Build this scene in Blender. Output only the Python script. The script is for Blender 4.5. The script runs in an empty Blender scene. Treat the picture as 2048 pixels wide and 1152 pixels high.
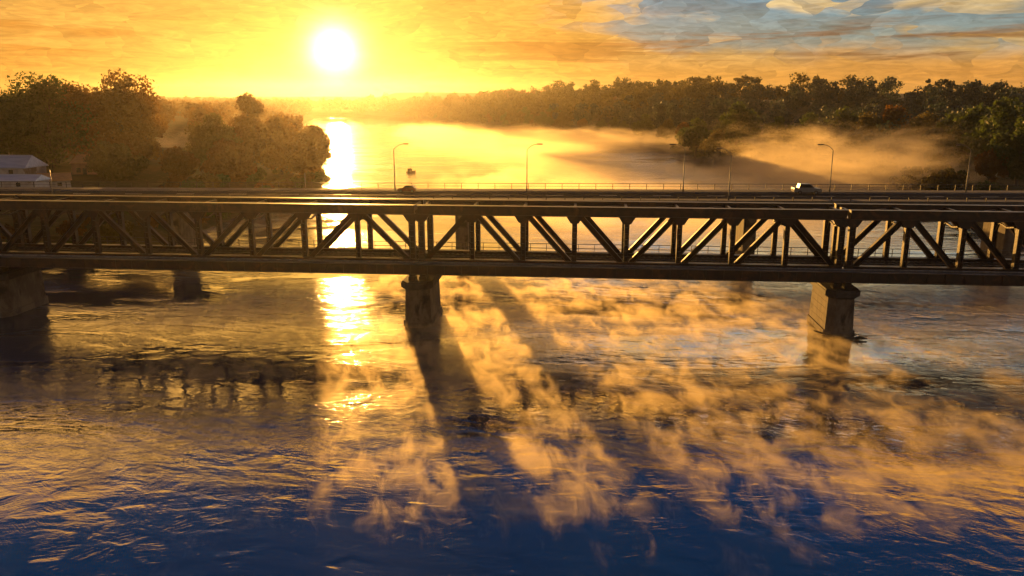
import bpy, math, random
import numpy as np
from mathutils import Vector, Matrix

R = math.radians
S = bpy.context.scene
C = S.collection
rnd = random.Random(7)

# ------------------------------------------------------------------ camera
CAM_H, PITCH, FPX = 26.0, R(13.3), 1607.0
cam_d = bpy.data.cameras.new('camera')
cam = bpy.data.objects.new('camera', cam_d)
C.objects.link(cam)
cam.location = (0, 0, CAM_H)
cam.rotation_euler = (R(90) - PITCH, 0, 0)
cam_d.sensor_fit = 'HORIZONTAL'
cam_d.sensor_width = 36
cam_d.lens = 36 * FPX / 2048
cam_d.clip_end = 20000
S.camera = cam

def ray(x, y):
    """direction of a photo pixel (2048 x 1152)"""
    u, v = (x - 1024) / FPX, (576 - y) / FPX
    return Vector((u, math.cos(PITCH) + v * math.sin(PITCH), -math.sin(PITCH) + v * math.cos(PITCH)))

def at(x, y, Y):
    d = ray(x, y)
    return Vector((0, 0, CAM_H)) + d * (Y / d.y)

SUN = ray(668, 100).normalized()
SUN_EL = math.asin(SUN.z)
SUN_AZ = math.atan2(SUN.x, SUN.y)

# ------------------------------------------------------------------ node helpers
class NT:
    def __init__(self, tree):
        self.t = tree
        self.t.nodes.clear()
    def n(self, typ, **kw):
        o = self.t.nodes.new(typ)
        for k, v in kw.items():
            setattr(o, k, v)
        return o
    def set(self, sock, v):
        if v is None:
            return
        if isinstance(v, bpy.types.NodeSocket):
            self.t.links.new(v, sock)
        else:
            if isinstance(v, (tuple, list)) and len(v) == 3 and sock.type == 'RGBA':
                v = (*v, 1)
            sock.default_value = v
    def m(self, op, a, b=None, c=None, clamp=False):
        o = self.n('ShaderNodeMath', operation=op, use_clamp=clamp)
        self.set(o.inputs[0], a); self.set(o.inputs[1], b); self.set(o.inputs[2], c)
        return o.outputs[0]
    def v(self, op, a, b=None, out=0):
        o = self.n('ShaderNodeVectorMath', operation=op)
        self.set(o.inputs[0], a); self.set(o.inputs[1], b)
        return o.outputs['Value'] if op in ('DOT_PRODUCT', 'LENGTH', 'DISTANCE') else o.outputs[0]
    def scale(self, a, s):
        o = self.n('ShaderNodeVectorMath', operation='SCALE')
        self.set(o.inputs[0], a); self.set(o.inputs['Scale'], s)
        return o.outputs[0]
    def mix(self, f, a, b, blend='MIX'):
        o = self.n('ShaderNodeMix', data_type='RGBA', blend_type=blend)
        self.set(o.inputs[0], f); self.set(o.inputs[6], a); self.set(o.inputs[7], b)
        return o.outputs[2]
    def mixf(self, f, a, b):
        o = self.n('ShaderNodeMix', data_type='FLOAT')
        self.set(o.inputs[0], f); self.set(o.inputs[2], a); self.set(o.inputs[3], b)
        return o.outputs[0]
    def ramp(self, f, stops, interp='LINEAR'):
        o = self.n('ShaderNodeValToRGB')
        cr = o.color_ramp
        cr.interpolation = interp
        while len(cr.elements) > 1:
            cr.elements.remove(cr.elements[-1])
        for i, (p, c) in enumerate(stops):
            e = cr.elements[0] if i == 0 else cr.elements.new(p)
            e.position = p
            e.color = (c, c, c, 1) if isinstance(c, (int, float)) else (*c, 1)
        self.set(o.inputs[0], f)
        return o.outputs[0]
    def step(self, f, lo, hi, a=0.0, b=1.0):
        o = self.n('ShaderNodeMapRange', interpolation_type='SMOOTHSTEP')
        self.set(o.inputs[0], f)
        for i, x in enumerate((lo, hi, a, b)):
            self.set(o.inputs[i + 1], x)
        return o.outputs[0]
    def noise(self, vec, scale=1.0, detail=4, rough=0.5, dist=0.0, out=0):
        o = self.n('ShaderNodeTexNoise')
        self.set(o.inputs['Vector'], vec)
        o.inputs['Scale'].default_value = scale
        o.inputs['Detail'].default_value = detail
        o.inputs['Roughness'].default_value = rough
        o.inputs['Distortion'].default_value = dist
        return o.outputs[out]
    def comb(self, x, y, z=0.0):
        o = self.n('ShaderNodeCombineXYZ')
        self.set(o.inputs[0], x); self.set(o.inputs[1], y); self.set(o.inputs[2], z)
        return o.outputs[0]
    def sep(self, v):
        o = self.n('ShaderNodeSeparateXYZ')
        self.set(o.inputs[0], v)
        return o.outputs

def srgb(r, g, b):
    f = lambda c: (c / 255 / 12.92) if c / 255 <= 0.04045 else ((c / 255 + 0.055) / 1.055) ** 2.4
    return (f(r), f(g), f(b))

def mat(name, build):
    m = bpy.data.materials.new(name)
    m.use_nodes = True
    t = NT(m.node_tree)
    out = t.n('ShaderNodeOutputMaterial')
    build(t, out)
    return m

def surf(name, c1, c2, rough=0.7, scale=1.5, metallic=0.0, bump=0.0, stretch=(1, 1, 1), spec=0.5, c3=None):
    def b(t, out):
        tc = t.n('ShaderNodeTexCoord').outputs['Object']
        mp = t.n('ShaderNodeMapping')
        t.set(mp.inputs[0], tc)
        mp.inputs['Scale'].default_value = stretch
        nz = t.noise(mp.outputs[0], scale, 6, 0.6, 0.3)
        col = t.mix(t.step(nz, 0.35, 0.65), c1, c2)
        if c3:
            col = t.mix(t.step(t.noise(tc, scale * 0.35, 5, 0.65, 1.0), 0.52, 0.66), col, c3)
        p = t.n('ShaderNodeBsdfPrincipled')
        t.set(p.inputs['Base Color'], col)
        t.set(p.inputs['Roughness'], t.mixf(nz, rough - 0.12, min(rough + 0.12, 1)))
        p.inputs['Metallic'].default_value = metallic
        p.inputs['Specular IOR Level'].default_value = spec
        if bump:
            bp = t.n('ShaderNodeBump')
            bp.inputs['Strength'].default_value = bump
            bp.inputs['Distance'].default_value = 0.08
            t.set(bp.inputs['Height'], t.noise(mp.outputs[0], scale * 4, 5, 0.6))
            t.set(p.inputs['Normal'], bp.outputs[0])
        t.set(out.inputs['Surface'], p.outputs[0])
    return mat(name, b)

def leaf_mat(name, c1, c2, trans):
    def b(t, out):
        geo = t.n('ShaderNodeNewGeometry')
        tc = t.n('ShaderNodeTexCoord').outputs['Object']
        f = t.m('ADD', t.m('MULTIPLY', geo.outputs['Random Per Island'], 0.55), t.m('MULTIPLY', t.step(t.noise(tc, 0.22, 3), 0.35, 0.65), 0.45))
        col = t.mix(f, c1, c2)
        p = t.n('ShaderNodeBsdfPrincipled')
        t.set(p.inputs['Base Color'], col)
        p.inputs['Roughness'].default_value = 0.6
        p.inputs['Specular IOR Level'].default_value = 0.3
        tr = t.n('ShaderNodeBsdfTranslucent')
        t.set(tr.inputs[0], t.mix(f, trans, tuple(x * 1.5 for x in trans)))
        mx = t.n('ShaderNodeMixShader')
        mx.inputs[0].default_value = 0.42
        t.set(mx.inputs[1], p.outputs[0]); t.set(mx.inputs[2], tr.outputs[0])
        t.set(out.inputs['Surface'], mx.outputs[0])
    return mat(name, b)

# ------------------------------------------------------------------ materials
M = {}
M['steel'] = surf('rusty_brown_steel', (0.014, 0.008, 0.005), (0.040, 0.018, 0.009), 0.48, 1.2, 0.0, 0.3, spec=0.45, c3=(0.075, 0.030, 0.011))
M['steel_top'] = M['steel']
M['rail_paint'] = surf('dark_painted_metal', (0.04, 0.033, 0.028), (0.07, 0.055, 0.045), 0.5, 2.0, 0.3)
M['planks'] = surf('weathered_walkway', (0.16, 0.15, 0.145), (0.26, 0.25, 0.24), 0.42, 2.0, 0.0, 0.15, (0.4, 1, 1))
M['timber'] = surf('tarred_sleepers', (0.035, 0.025, 0.018), (0.06, 0.045, 0.032), 0.8, 3.0)
M['asphalt'] = surf('worn_asphalt', (0.030, 0.034, 0.040), (0.046, 0.050, 0.056), 0.95, 0.8, 0.0, 0.0, spec=0.0)
M['paint'] = surf('road_paint', (0.6, 0.6, 0.57), (0.75, 0.74, 0.7), 0.5, 4.0)
M['concrete'] = surf('stained_concrete', (0.07, 0.065, 0.06), (0.12, 0.11, 0.10), 0.9, 0.6, 0.0, 0.3, (1, 1, 0.35), c3=(0.13, 0.11, 0.09))
M['stone'] = surf('pier_stone', (0.10, 0.075, 0.05), (0.19, 0.145, 0.10), 0.8, 0.9, 0.0, 0.6, (1, 1, 0.5), c3=(0.05, 0.038, 0.026))
M['capstone'] = surf('dark_capstone', (0.04, 0.032, 0.025), (0.08, 0.065, 0.05), 0.75, 1.2, 0.0, 0.5)
M['bark'] = surf('bark', (0.035, 0.024, 0.016), (0.07, 0.05, 0.035), 0.9, 3.0, 0.0, 0.5, (3, 3, 0.6))
M['pole'] = surf('galvanised_pole', (0.16, 0.16, 0.155), (0.25, 0.25, 0.24), 0.35, 2.0, 0.7)
M['lamp_pole'] = surf('grey_green_lamp_paint', (0.10, 0.105, 0.09), (0.16, 0.16, 0.14), 0.5, 2.0, 0.2)
M['lampglass'] = surf('lamp_glass', (0.5, 0.48, 0.42), (0.6, 0.58, 0.52), 0.2, 2.0)
M['house_wall'] = surf('pale_plaster', (0.30, 0.28, 0.27), (0.44, 0.42, 0.40), 0.8, 0.6, 0.0, 0.1, c3=(0.22, 0.17, 0.12))
M['brown_wall'] = surf('brown_plaster', (0.24, 0.13, 0.08), (0.34, 0.2, 0.13), 0.8, 0.7)
M['grey_roof'] = surf('blue_grey_sheet_roof', (0.34, 0.40, 0.50), (0.48, 0.54, 0.62), 0.45, 0.8, 0.2, 0.3, (0.3, 3, 1))
M['tile_roof'] = surf('ochre_tile_roof', (0.36, 0.19, 0.07), (0.5, 0.28, 0.11), 0.7, 1.0, 0.0, 0.4, (1, 3, 1))
M['dark'] = surf('dark_opening', (0.012, 0.012, 0.012), (0.02, 0.02, 0.02), 0.3, 1.0)
M['car_white'] = surf('white_car_paint', (0.16, 0.17, 0.18), (0.20, 0.21, 0.21), 0.4, 1.0)
M['car_brown'] = surf('maroon_car_paint', (0.16, 0.04, 0.025), (0.2, 0.05, 0.03), 0.25, 1.0)
M['glass'] = surf('dark_glass', (0.02, 0.025, 0.03), (0.03, 0.035, 0.04), 0.08, 1.0)
M['rubber'] = surf('tyre_rubber', (0.015, 0.015, 0.015), (0.025, 0.025, 0.025), 0.8, 3.0)
M['boat'] = surf('boat_paint', (0.09, 0.05, 0.03), (0.14, 0.08, 0.05), 0.5, 1.0)
M['wood_grey'] = surf('driftwood', (0.05, 0.038, 0.027), (0.1, 0.08, 0.055), 0.8, 2.0, 0.0, 0.3, (0.5, 3, 3))
M['leaf_dark'] = leaf_mat('dark_green_leaves', (0.026, 0.042, 0.015), (0.064, 0.080, 0.026), (0.075, 0.105, 0.020))
M['leaf_cool'] = leaf_mat('blue_green_leaves', (0.030, 0.046, 0.040), (0.058, 0.078, 0.064), (0.035, 0.05, 0.03))
M['leaf_olive'] = leaf_mat('olive_leaves', (0.028, 0.032, 0.010), (0.065, 0.058, 0.016), (0.13, 0.10, 0.018))
M['leaf_russet'] = leaf_mat('russet_leaves', (0.045, 0.027, 0.009), (0.085, 0.046, 0.012), (0.18, 0.085, 0.012))
M['leaf_gold'] = leaf_mat('golden_leaves', (0.065, 0.038, 0.010), (0.12, 0.066, 0.015), (0.28, 0.14, 0.018))

def ground_build(t, out):
    pos = t.n('ShaderNodeNewGeometry').outputs['Position']
    a = t.noise(pos, 0.05, 6, 0.6)
    b = t.noise(pos, 0.6, 5, 0.6)
    col = t.mix(t.step(a, 0.4, 0.62), (0.035, 0.042, 0.014), (0.075, 0.06, 0.022))
    col = t.mix(t.step(b, 0.5, 0.7), col, (0.10, 0.075, 0.04))
    p = t.n('ShaderNodeBsdfPrincipled')
    t.set(p.inputs['Base Color'], col)
    p.inputs['Roughness'].default_value = 0.95
    p.inputs['Specular IOR Level'].default_value = 0.1
    bp = t.n('ShaderNodeBump')
    bp.inputs['Strength'].default_value = 0.8
    bp.inputs['Distance'].default_value = 0.5
    t.set(bp.inputs['Height'], b)
    t.set(p.inputs['Normal'], bp.outputs[0])
    t.set(out.inputs['Surface'], p.outputs[0])
M['ground'] = mat('meadow_ground', ground_build)

def water_build(t, out):
    pos = t.n('ShaderNodeNewGeometry').outputs['Position']
    x, y, z = t.sep(pos)
    # wind patches: long streaks across the river
    pv = t.comb(t.m('MULTIPLY', t.m('ADD', x, t.m('MULTIPLY', y, 0.35)), 0.030), t.m('MULTIPLY', y, 0.075), 0.0)
    patch = t.m('MULTIPLY', t.step(t.noise(pv, 1.0, 5, 0.6, 0.8), 0.40, 0.56), t.step(y, 46.0, 68.0, 0.45, 1.0))
    wv = t.comb(t.m('MULTIPLY', x, 0.6), t.m('ADD', y, t.m('MULTIPLY', x, 0.15)), 0.0)
    warp = t.noise(t.scale(wv, 0.22), 1.0, 2, 0.5, 0, 1)
    wv2 = t.v('ADD', wv, t.scale(warp, 3.0))
    w1 = t.noise(wv2, 0.42, 2, 0.5, 0.9)
    w2 = t.noise(wv2, 2.0, 3, 0.65, 0.5)
    w3 = t.noise(wv, 0.10, 2, 0.5, 0.5)
    h = t.m('ADD', t.m('MULTIPLY', w1, 0.20), t.m('MULTIPLY', w2, 0.085))
    h = t.m('MULTIPLY', h, t.mixf(patch, 0.22, 1.0))
    h = t.m('MULTIPLY', t.m('ADD', h, t.m('MULTIPLY', w3, 0.14)), t.step(y, 44.0, 66.0, 0.38, 1.0))
    # cat's-paws: patches of water each ruffled its own way by the light wind
    vo = t.n('ShaderNodeTexVoronoi', feature='F1')
    cp = t.v('ADD', t.comb(t.m('MULTIPLY', x, 0.30), t.m('MULTIPLY', t.m('ADD', y, t.m('MULTIPLY', x, 0.2)), 0.46)), t.scale(warp, 0.9))
    t.set(vo.inputs['Vector'], cp)
    vo.inputs['Scale'].default_value = 1.0
    ve = t.n('ShaderNodeTexVoronoi', feature='DISTANCE_TO_EDGE')
    t.set(ve.inputs['Vector'], cp)
    ve.inputs['Scale'].default_value = 1.0
    soft = t.step(ve.outputs['Distance'], 0.0, 0.24)
    cr, cg, cb = t.sep(vo.outputs['Color'])
    lx, ly, lz = t.sep(t.v('SUBTRACT', cp, vo.outputs['Position']))
    tilt = t.m('ADD', t.m('MULTIPLY', t.m('SUBTRACT', cr, 0.5), lx), t.m('MULTIPLY', t.m('SUBTRACT', cg, 0.5), ly))
    th = t.m('MULTIPLY', t.m('SUBTRACT', cb, 0.5), 2.2)
    cs, sn = t.m('COSINE', th), t.m('SINE', th)
    uu = t.m('ADD', t.m('MULTIPLY', x, cs), t.m('MULTIPLY', y, sn))
    vv = t.m('SUBTRACT', t.m('MULTIPLY', y, cs), t.m('MULTIPLY', x, sn))
    st = t.noise(t.comb(t.m('MULTIPLY', uu, 0.7), t.m('MULTIPLY', vv, 3.4), cr), 1.0, 3, 0.6, 0.6)
    fade = t.m('MULTIPLY', t.step(y, 150.0, 75.0), soft)
    h = t.m('ADD', h, t.m('MULTIPLY', fade, t.m('ADD', t.m('MULTIPLY', tilt, 0.11), t.m('MULTIPLY', t.m('SUBTRACT', st, 0.5), 0.022))))
    bp = t.n('ShaderNodeBump')
    bp.inputs['Strength'].default_value = 1.0
    bp.inputs['Distance'].default_value = 0.5
    t.set(bp.inputs['Height'], h)
    def layer(rough):
        p = t.n('ShaderNodeBsdfPrincipled')
        p.inputs['Base Color'].default_value = (0.003, 0.026, 0.060, 1)
        t.set(p.inputs['Roughness'], rough)
        p.inputs['IOR'].default_value = 2.9
        t.set(p.inputs['Normal'], bp.outputs[0])
        return p.outputs[0]
    mx = t.n('ShaderNodeMixShader')
    # share of the surface broken up by fine capillary ripples
    t.set(mx.inputs[0], t.m('MULTIPLY', t.mixf(patch, 0.05, 0.30), t.step(y, 46.0, 70.0, 0.08, 1.0)))
    t.set(mx.inputs[1], layer(t.mixf(patch, 0.03, 0.10)))
    t.set(mx.inputs[2], layer(0.50))
    t.set(out.inputs['Surface'], mx.outputs[0])
M['water'] = mat('river_water', water_build)

# ------------------------------------------------------------------ mesh builder
class MB:
    def __init__(self):
        self.v, self.f = [], []
    def add(self, vs, fs):
        o = len(self.v)
        self.v += [tuple(p) for p in vs]
        self.f += [tuple(i + o for i in q) for q in fs]
        return self
    def box(self, x0, x1, y0, y1, z0, z1):
        return self.add([(x0, y0, z0), (x1, y0, z0), (x1, y1, z0), (x0, y1, z0), (x0, y0, z1), (x1, y0, z1), (x1, y1, z1), (x0, y1, z1)],
                        [(3, 2, 1, 0), (4, 5, 6, 7), (0, 1, 5, 4), (1, 2, 6, 5), (2, 3, 7, 6), (3, 0, 4, 7)])
    def bar(self, a, b, w, h, up=(0, 0, 1)):
        a, b = Vector(a), Vector(b)
        d = (b - a).normalized()
        s = d.cross(Vector(up))
        if s.length < 1e-4:
            s = d.cross(Vector((0, 1, 0)))
        s.normalize()
        u = s.cross(d)
        vs = [p + s * (i * w / 2) + u * (j * h / 2) for p in (a, b) for i, j in ((-1, -1), (1, -1), (1, 1), (-1, 1))]
        return self.add(vs, [(0, 1, 2, 3), (7, 6, 5, 4), (0, 4, 5, 1), (1, 5, 6, 2), (2, 6, 7, 3), (3, 7, 4, 0)])
    def tube(self, pts, rs, n=8):
        pts = [Vector(p) for p in pts]
        rs = [rs] * len(pts) if isinstance(rs, (int, float)) else rs
        rings, o = [], len(self.v)
        for i, p in enumerate(pts):
            d = (pts[min(i + 1, len(pts) - 1)] - pts[max(i - 1, 0)]).normalized()
            s = d.cross(Vector((0, 0, 1)))
            if s.length < 1e-3:
                s = Vector((1, 0, 0))
            s.normalize(); u = s.cross(d)
            for k in range(n):
                a = 2 * math.pi * k / n
                self.v.append(tuple(p + (s * math.cos(a) + u * math.sin(a)) * rs[i]))
        for i in range(len(pts) - 1):
            for k in range(n):
                a, b = o + i * n + k, o + i * n + (k + 1) % n
                self.f.append((a, a + n, b + n, b))
        self.f.append(tuple(o + k for k in range(n)))
        self.f.append(tuple(o + (len(pts) - 1) * n + k for k in reversed(range(n))))
        return self
    def prism(self, poly, z0, z1, grow=0.0):
        """poly at z0, scaled outline at z1 (grow = metres added at the top, may be negative)"""
        n = len(poly)
        top = []
        for (x, y) in poly:
            l = math.hypot(x, y) or 1
            top.append((x + grow * x / l, y + grow * y / l))
        return self.add([(x, y, z0) for x, y in poly] + [(x, y, z1) for x, y in top],
                        [tuple(reversed(range(n))), tuple(range(n, 2 * n))] + [(i, (i + 1) % n, n + (i + 1) % n, n + i) for i in range(n)])
    def build(self, name, m, parent=None, smooth=False):
        me = bpy.data.meshes.new(name)
        me.from_pydata(self.v, [], self.f)
        me.materials.append(M[m] if isinstance(m, str) else m)
        if smooth:
            me.polygons.foreach_set('use_smooth', [True] * len(me.polygons))
        me.update()
        o = bpy.data.objects.new(name, me)
        C.objects.link(o)
        o.parent = parent
        return o

def np_mesh(name, V, F, m, parent=None):
    """V (n,3), F (k,4) arrays"""
    me = bpy.data.meshes.new(name)
    V = np.asarray(V, np.float32); F = np.asarray(F, np.int32)
    me.vertices.add(len(V)); me.vertices.foreach_set('co', V.ravel())
    me.loops.add(F.size); me.loops.foreach_set('vertex_index', F.ravel())
    me.polygons.add(len(F)); me.polygons.foreach_set('loop_start', np.arange(0, F.size, F.shape[1], dtype=np.int32))
    me.update(calc_edges=True)
    me.materials.append(M[m] if isinstance(m, str) else m)
    o = bpy.data.objects.new(name, me)
    C.objects.link(o)
    o.parent = parent
    return o

def tag(o, label=None, cat=None, group=None, kind=None):
    for k, v in (('label', label), ('category', cat), ('group', group), ('kind', kind)):
        if v:
            o[k] = v
    return o

def empty(name, loc, rz=0.0):
    o = bpy.data.objects.new(name, None)
    C.objects.link(o)
    o.location = loc
    o.rotation_euler = (0, 0, rz)
    o.empty_display_size = 0.5
    return o

def copy_tree(o, parent=None):
    c = o.copy()
    C.objects.link(c)
    c.parent = parent
    for ch in [k for k in S.objects if k.parent == o]:
        copy_tree(ch, c)
    return c

# ------------------------------------------------------------------ world: dawn sky
w = bpy.data.worlds.new('World')
S.world = w
w.use_nodes = True
t = NT(w.node_tree)
out = t.n('ShaderNodeOutputWorld')
D = t.n('ShaderNodeTexCoord').outputs['Generated']
dx, dy, dz = t.sep(D)
el = t.m('MULTIPLY', t.m('ARCSINE', dz), 57.2958)
az = t.m('MULTIPLY', t.m('ARCTAN2', dx, dy), 57.2958)
ang = t.m('MULTIPLY', t.m('ARCCOSINE', t.m('MINIMUM', t.v('DOT_PRODUCT', D, tuple(SUN)), 1.0)), 57.2958)
# cloud fields in azimuth / elevation degrees
cv0 = t.comb(t.m('MULTIPLY', az, 0.055), t.m('MULTIPLY', el, 0.22))
wob = t.noise(cv0, 1.6, 3, 0.5, 0, 1)
cv = t.v('ADD', cv0, t.scale(wob, 0.55))
dab = t.n('ShaderNodeTexVoronoi', feature='F1')
t.set(dab.inputs['Vector'], t.v('ADD', t.comb(t.m('MULTIPLY', az, 0.42), t.m('MULTIPLY', el, 0.95)), t.scale(wob, 3.0)))
dab.inputs['Scale'].default_value = 1.0
dcol = t.sep(dab.outputs['Color'])
big = t.m('ADD', t.noise(cv, 1.0, 5, 0.6, 0.3), t.m('MULTIPLY', t.m('SUBTRACT', dcol[0], 0.5), 0.10))
streak = t.noise(t.comb(t.m('MULTIPLY', az, 0.04), t.m('MULTIPLY', el, 0.75), 3.7), 1.5, 5, 0.6, 0.5)
# clear sky by elevation, away from the sun (0..60 deg)
e60 = t.m('DIVIDE', t.m('ADD', el, t.m('MULTIPLY', t.m('SUBTRACT', big, 0.5), 6.0)), 60.0, clamp=True)
base = t.ramp(e60, [(0.0, srgb(226, 156, 64)), (0.03, srgb(214, 158, 84)), (0.055, srgb(140, 152, 142)), (0.10, srgb(108, 144, 160)),
                    (0.18, srgb(150, 188, 214)), (0.29, srgb(136, 176, 216)), (0.34, srgb(60, 116, 172)), (0.42, srgb(12, 72, 130)), (0.56, srgb(2, 62, 112)), (0.72, srgb(1, 42, 84)), (1.0, srgb(3, 24, 62))])
cream = t.ramp(e60, [(0.0, srgb(232, 164, 66)), (0.06, srgb(216, 172, 100)), (0.13, srgb(240, 214, 158)), (0.28, (1.25, 0.95, 0.42)), (0.32, (1.9, 0.85, 0.08)), (0.39, (1.5, 0.55, 0.03)), (0.425, srgb(40, 84, 124)), (0.5, srgb(4, 66, 118)), (0.72, srgb(1, 42, 84)), (1.0, srgb(3, 24, 62))])
belt = t.m('MULTIPLY', t.step(el, 18.0, 20.5), t.step(el, 24.5, 22.0))  # unseen gold cloud belt above the view, added to colour the water's reflections
cf = t.step(t.m('ADD', big, t.m('MULTIPLY', belt, 0.09)), 0.45, 0.58, 0.0, 0.95)
sky = t.mix(cf, base, cream)
# warm half of the sky round the sun
warm = t.ramp(t.m('DIVIDE', ang, 60.0, clamp=True), [(0.0, srgb(232, 180, 78)), (0.10, srgb(228, 170, 66)), (0.25, srgb(228, 164, 66)), (0.5, srgb(216, 154, 72)), (1.0, srgb(190, 140, 86))])
wv = t.m('SUBTRACT', t.m('ADD', ang, t.m('MULTIPLY', t.m('MAXIMUM', t.m('SUBTRACT', el, 6.0), 0.0), 0.45)), t.m('MULTIPLY', t.m('SUBTRACT', big, 0.5), 40.0))
warm = t.scale(warm, t.step(el, 6.0, 13.0, 1.0, 2.6))  # warm sky boosted overhead, out of view, to brighten the river
wv = t.m('ADD', wv, t.m('MULTIPLY', t.m('MULTIPLY', t.step(az, -4.0, 10.0), t.step(el, 14.0, 7.0)), 9.0))
wv = t.m('SUBTRACT', wv, t.m('MULTIPLY', t.step(az, 2.0, -12.0), 22.0))
sky = t.mix(t.m('MULTIPLY', t.step(wv, 16.0, 35.0, 0.96, 0.0), t.step(el, 25.5, 20.5)), sky, warm)
sky = t.mix(t.step(el, 3.2, 1.0, 0.0, 0.85), sky, t.mix(t.step(az, -10, 30), srgb(228, 158, 54), srgb(214, 144, 58)))
# brown streak clouds low over the right hills and beside the sun
sm = t.m('MULTIPLY', t.step(streak, 0.47, 0.60), t.m('MULTIPLY', t.step(el, 1.2, 2.2), t.step(el, 6.5, 3.5)))
sm = t.m('MULTIPLY', sm, t.step(ang, 4.0, 11.0, 0.0, 0.8))
sky = t.mix(sm, sky, t.mix(t.step(az, -15, 25), srgb(190, 116, 34), srgb(138, 90, 48)))
# extra sky brightness added above the view, to lift the water's reflections
sky = t.scale(sky, t.mixf(t.m('MULTIPLY', t.step(el, 7.0, 12.0), t.step(el, 27.0, 22.0)), 1.0, 1.6))
# short brush-like cloud texture
sky = t.mix(1.0, sky, t.ramp(dcol[1], [(0.0, 0.82), (1.0, 1.12)]), 'MULTIPLY')
fine = t.noise(t.v('ADD', t.comb(t.m('MULTIPLY', az, 0.5), t.m('MULTIPLY', el, 2.6), 0.0), t.scale(dab.outputs['Color'], 4.0)), 1.0, 4, 0.6, 1.2)
sky = t.mix(1.0, sky, t.ramp(fine, [(0.28, 0.70), (0.72, 1.25)]), 'MULTIPLY')
# sun glow and disc
sang = t.m('ADD', ang, t.m('MULTIPLY', t.m('SUBTRACT', big, 0.5), 3.0))
glow = t.m('POWER', t.m('MAXIMUM', t.m('SUBTRACT', 1.0, t.m('DIVIDE', sang, 8.0)), 0.0), 2.0)
wide = t.m('POWER', t.m('MAXIMUM', t.m('SUBTRACT', 1.0, t.m('DIVIDE', ang, 32.0)), 0.0), 2.0)
sky = t.v('ADD', sky, t.scale((1.0, 0.66, 0.18), t.m('MULTIPLY', glow, 0.28)))
sky = t.v('ADD', sky, t.scale((1.0, 0.50, 0.06), t.m('MULTIPLY', wide, 0.02)))
sky = t.v('ADD', sky, t.scale((1.0, 0.86, 0.56), t.m('MULTIPLY', t.m('POWER', t.m('MAXIMUM', t.m('SUBTRACT', 1.0, t.m('DIVIDE', t.m('ADD', t.m('MULTIPLY', ang, 0.75), t.m('MULTIPLY', sang, 0.25)), 6.5)), 0.0), 8.0), 9.0)))
# dusk side of the sky, behind the viewer
sky = t.scale(sky, t.mixf(t.step(dy, 0.35, -0.45), 1.0, 0.5))
# physical sky underneath
nish = t.n('ShaderNodeTexSky', sky_type='NISHITA')
nish.sun_disc = False
nish.sun_elevation = SUN_EL
nish.sun_rotation = SUN_AZ
nish.air_density = 1.5
nish.dust_density = 2.0
tot = t.v('ADD', t.scale(sky, 10.0), t.scale(nish.outputs[0], 0.08))
bg = t.n('ShaderNodeBackground')
t.set(bg.inputs[0], tot)
bg.inputs[1].default_value = 0.056
t.set(out.inputs['Surface'], bg.outputs[0])

# ------------------------------------------------------------------ sun lamp
sd = bpy.data.lights.new('sun', 'SUN')
sd.energy = 5.0
sd.angle = R(0.6)
sd.color = (1.0, 0.48, 0.10)
so = bpy.data.objects.new('sun', sd)
C.objects.link(so)
so.rotation_euler = SUN.to_track_quat('Z', 'Y').to_euler()
so.location = SUN * 300

# ------------------------------------------------------------------ terrain and water
LB = np.array([(-500, -170), (-200, -140), (60, -100), (110, -84), (135, -66), (165, -62), (250, -58), (275, -62), (320, -76), (450, -122), (700, -190), (1000, -245), (1137, -272)], float)
RB = np.array([(-500, 130), (-200, 118), (60, 104), (120, 93), (170, 97), (230, 108), (262, 109), (300, 99), (364, 89), (490, 53), (633, -9), (897, -106), (1060, -168), (1137, -215)], float)

def _noise2(x, y, seed=0):
    """cheap sum of sines, -1..1"""
    r = np.random.RandomState(seed)
    s = 0
    for k in range(6):
        a, f, p = r.rand() * 6.28, 0.5 + r.rand() * 1.5, r.rand() * 6.28
        s = s + np.sin((x * math.cos(a) + y * math.sin(a)) * f + p)
    return s / 6 * 1.6

def bank_d(x, y):
    """distance outside the river (negative inside)"""
    l = np.interp(y, LB[:, 0], LB[:, 1]) + 2.2 * _noise2(y / 9, y * 0, 3)
    r = np.interp(y, RB[:, 0], RB[:, 1]) + 2.2 * _noise2(y / 9, y * 0, 4)
    d = np.maximum(l - x, x - r)
    return np.maximum(d, (y - 1140) * 0.6)

def sst(a, b, x):
    q = np.clip((x - a) / (b - a), 0, 1)
    return q * q * (3 - 2 * q)

def height(x, y):
    x = np.asarray(x, float); y = np.asarray(y, float)
    d = bank_d(x, y)
    h = np.where(d < 0, np.maximum(d * 0.4, -3.0), np.minimum(d * 0.33, 3.2))
    land = sst(0, 30, d)
    right = x > (np.interp(y, LB[:, 0], LB[:, 1]) + np.interp(y, RB[:, 0], RB[:, 1])) / 2
    hill_r = 17 * sst(40, 240, d) * sst(60, 500, y) + 5 * _noise2(x / 160, y / 160, 5) * sst(60, 300, d)
    hill_l = 4 * sst(10, 60, d) + 5 * sst(150, 500, d) + 3 * _noise2(x / 150, y / 150, 6) * sst(60, 300, d)
    h = h + land * np.where(right, hill_r, hill_l) + land * 0.35 * _noise2(x / 6, y / 6, 8)
    h = h + 16 * sst(1250, 1900, y) * land
    return h

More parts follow.
